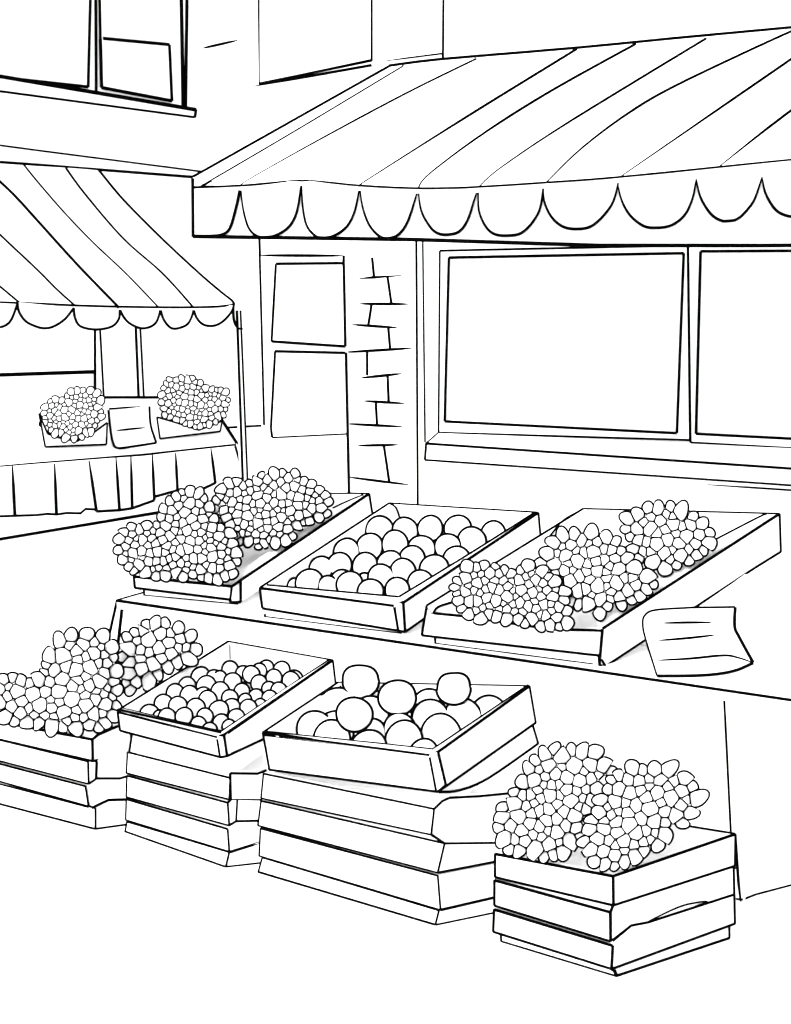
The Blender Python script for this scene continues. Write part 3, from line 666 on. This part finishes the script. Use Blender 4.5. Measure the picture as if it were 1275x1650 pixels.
fB = fpB.off(.012); fB0 = fpB.off(-.004)
cB, _, tB, QB = crate('open crate of many small round fruit on top of the middle-left stack', .5, None, [(190, 1145), (361, 1187), (536, 1064), (368, 1034)],
 ([(190, 1147), (350, 1188), (361, 1184), (366, 1218), (356, 1220), (194, 1177)], [(361, 1184), (536, 1064), (541, 1106), (424, 1191), (366, 1218)], 9), 0, None,
 extra_front=[([(190, 1143), (356, 1180)], 2.8), ([(350, 1188), (355, 1220)], 3.2)], fplane=fB, floor=.06, boardh=.075,
 extra_rim=[([(190, 1145), (195, 1141), (356, 1179), (531, 1063), (536, 1064), (361, 1187), (350, 1188)], [([(197, 1141), (356, 1178)], 1.8), ([(356, 1179), (531, 1063)], 2.6), ([(210, 1152), (350, 1188)], 2.4), ([(361, 1186), (536, 1064)], 2.8)])])
m = M(); P = [(214, 1178), (371, 1218), (371, 1253), (209, 1211)]; q = hits(fB0, P); m.prism(q, Vector((0, .3, 0))); m.tube([q[0], q[3]], 3)
build(m, 'under_board', WOOD, tB)
pl_ = [(205, 440, 50), (280, 380, 45), (262, 452, 34), (300, 455, 45), (358, 392, 46), (392, 450, 44), (470, 497, 42), (505, 452, 42), (530, 525, 38), (592, 484, 42), (455, 405, 48), (520, 360, 46), (420, 335, 47),
 (345, 325, 46), (410, 287, 45), (482, 238, 50), (512, 284, 50), (495, 335, 40, -.01), (585, 242, 35), (555, 245, 42, -.01), (588, 316, 48), (655, 262, 44), (640, 197, 42), (640, 352, 42, -.01), (705, 316, 40), (715, 222, 42, -.01), (755, 224, 44),
 (797, 272, 42), (835, 190, 40), (800, 205, 38, -.01), (878, 242, 42), (920, 198, 42), (970, 258, 46), (988, 248, 44, -.01), (905, 312, 42), (780, 346, 40), (855, 352, 40, -.01), (650, 402, 44), (580, 418, 50), (740, 406, 44), (675, 458, 44),
 (635, 505, 35, -.01), (805, 392, 34, -.01), (850, 300, 35, -.01), (722, 365, 35, -.01)]
heap(pl_, [8, 8, 7, 8, 7, 7], Pl(cB.p - Z * .02, cB.n), 'in the stacked crate', 'small', 'small round fruit in the crate on the middle-left stack', 3.0, .298, (180, 1020), 0)
# --- stack A (berries, left)
fpA, spA, _, _, _ = stack_planes((58, 1311), (153, 1336), (203, 1329))
GA = 'crates stacked under the left berries'
layer(fpA, spA, [(-50, 1245), (154, 1302), (154, 1336), (-50, 1282.5)], [(154, 1302), (175, 1289), (210, 1288), (210, 1328), (154, 1336)], 'bottom crate of the far left stack', GA, [([(154, 1336), (210, 1328)], 3.6), ([(148, 1302), (175, 1289), (210, 1288)], 3.2)])
layer(fpA, spA, [(-50, 1218), (138, 1267), (143, 1300.5), (-50, 1250)], [(141, 1266), (156, 1254), (210, 1252), (210, 1288), (175, 1289), (146, 1301)], 'second crate up in the far left stack', GA)
layer(fpA, spA, [(-50, 1180), (142, 1227), (143, 1263), (-50, 1213)], [(142, 1227), (210, 1218), (210, 1250), (193, 1254), (156, 1254), (143, 1263)], 'third crate up in the far left stack', GA, [([(143, 1263), (156, 1254), (193, 1254), (207, 1250)], 3), ([(156, 1227), (155, 1254)], 3)])
cA, _, tA, QA = crate('open crate heaped with berries on top of the far left stack', .3, None, [(-50, 1154), (149, 1191.6), (290, 1104), (70, 1089)],
 ([(-50, 1154), (149, 1191.6), (149.7, 1226), (-50, 1180)], [(149, 1191.6), (158, 1184), (190, 1170), (210, 1160), (212, 1217), (149.7, 1226)], 2), 0, None, fplane=fpA, floor=.05, boardh=.06)
bunch([(197, 1025), (209, 1009), (227.6, 999), (268, 994.7), (280.6, 1001), (297, 1009), (317, 1023), (320, 1040), (328, 1054), (300, 1072), (262, 1092), (231.7, 1109), (205, 1124), (196, 1100), (190, 1050)], 16.8, cA.off(.0), 'rear berry bunch on the far left stack', GS, 8, elev=62, ay=1138)
bunch([(-30, 1082), (40, 1086), (66, 1080), (73, 1054), (89, 1021), (111, 1011), (138, 1008), (172.5, 1017), (186, 1035), (192, 1080), (196, 1127), (191, 1164), (160, 1179), (130, 1182), (97, 1178), (58, 1176), (0, 1165), (-30, 1150)], 16.8, cA.off(.01), 'front berry bunch on the far left stack', GS, 9, elev=55)
# --- crate D
fD = None; a, b, c = GND.hit(808, 1517), GND.hit(994, 1573.4), GND.hit(1175, 1512.6)
fpD = vpl(a, b); spD = vpl(b, c)
fD1 = fpD.off(.007); _B, _b = fD1.hit(988, 1412), fD1.hit(986, 1561)
sD1 = Pl(_B, (_b - _B).cross(c - b))
tD = thing('slatted_crate', 'deep slatted crate heaped with berries on the ground in the right corner', 'crate', a)
inw = -fD1.n; sin_ = -sD1.n
for k, (fq, sq, ex) in enumerate((
  ([(798, 1376), (988, 1412), (988.6, 1458.5), (798, 1413)], [(988, 1412), (1185, 1344), (1184, 1395), (988.6, 1458.5)], ()),
  ([(797, 1418.5), (983.5, 1470), (984, 1516.5), (797, 1459)], [(988.6, 1460), (1182, 1397), (1183, 1441), (1044, 1486), (1017, 1491), (987, 1514.5)], ()),
  ([(796.5, 1465.5), (987.5, 1524), (985.5, 1561), (795, 1501)], [(987, 1516), (1017, 1491), (1044, 1486), (1183, 1441), (1184, 1488), (987, 1560.5)], ()))):
    m = M(); q = hits(fD1, fq); m.prism(q, inw * .015)
    for i in range(4): m.tube([q[i], q[(i + 1) % 4]], 3.4)
    if k == 0: m.ink(fD1, [(988, 1459), (983.5, 1470)], 3.2)
    build(m, 'front_slat', WOOD, tD)
    m = M(); q = hits(sD1, sq); m.prism(q, sin_ * .015); n = len(q)
    for i in range(n):
        if not (k == 1 and i in (0, n - 1)) and not (k == 2 and i in (n - 1,)): m.tube([q[i], q[(i + 1) % n]], 3.2)
    if k == 1: m.ink(sD1.off(.002), [(1040, 1487), (1093, 1462), (1125, 1454), (1140, 1453), (1120, 1460)], 2, 'both', True)
    build(m, 'side_slat', WOOD, tD)
m = M(); bD = fpD; bS = sD1.off(-.007); q = hits(bD, [(807, 1500), (990, 1555), (994, 1573.4), (808, 1517)]); m.prism(q, -fpD.n * .015); m.tube([q[0], q[3]], 3); m.tube([q[3], q[2]], 3.6); m.ink(fpD.off(.001), [(985.5, 1561), (990, 1564), (994, 1573)], 4)
q = [bS.hit(988, 1558), bS.hit(1175, 1488), c + Z * .002, b + Z * .002]; m.prism(q, -spD.n * .015); m.tube([q[1], q[2]], 3); m.tube([q[2], q[3]], 3.2)
build(m, 'base_frame', WOOD, tD)
A, B, C = fD1.hit(798, 1376), fD1.hit(988, 1412), sD1.hit(1185, 1344); D = A + (C - B); D.z = (A.z + C.z) / 2
dn = -Z * (A.z - .03)
m = M(); i_ = (B - A).normalized() * .016; e = -fD1.n * .016
m.prism([A + e, D, D + dn, A + e + dn], i_); build(m, 'side_panel', WOOD, tD)
m = M(); m.prism([D + i_ * 1.1, C - i_ * .6 + e * .0, C - i_ * .6 + dn, D + i_ * 1.1 + dn], (B - C).normalized() * .015); m.tube([D, C], 3.4); build(m, 'back_panel', WOOD, tD)
m = M(); zz = .03; P = [A, B, C, D]; ce = (A + B + C + D) / 4
m.prism([Vector((p.x, p.y, zz)).lerp(Vector((ce.x, ce.y, zz)), .08) for p in P], Z * (A.z - .09)); build(m, 'liner', WOOD, tD)
rimD = Pl(A, (B - A).cross(C - B))
bunch([(991, 1244), (1019, 1231), (1050, 1235), (1074, 1228), (1101, 1241), (1121, 1256), (1135, 1297.7), (1121, 1317), (1105, 1335), (1093, 1337), (1078, 1335), (1085, 1352.6), (1072, 1372), (1034.5, 1386), (1011, 1396), (987.5, 1405), (970, 1401), (940, 1388), (930, 1364), (950, 1300), (970, 1260)], 18.3, rimD, 'right berry bunch in the slatted crate in the right corner', GS, 10, elev=55, lift=.01)
bunch([(795, 1303), (819, 1280), (838, 1249), (860, 1215), (889, 1200), (944, 1198), (972, 1209), (993, 1227), (992, 1250.6), (985, 1290), (965, 1335), (929, 1366), (911, 1384), (885.5, 1388), (850, 1386), (811, 1374), (795, 1345)], 18.3, rimD, 'left berry bunch in the slatted crate in the right corner', GS, 11, elev=55, lift=.02)
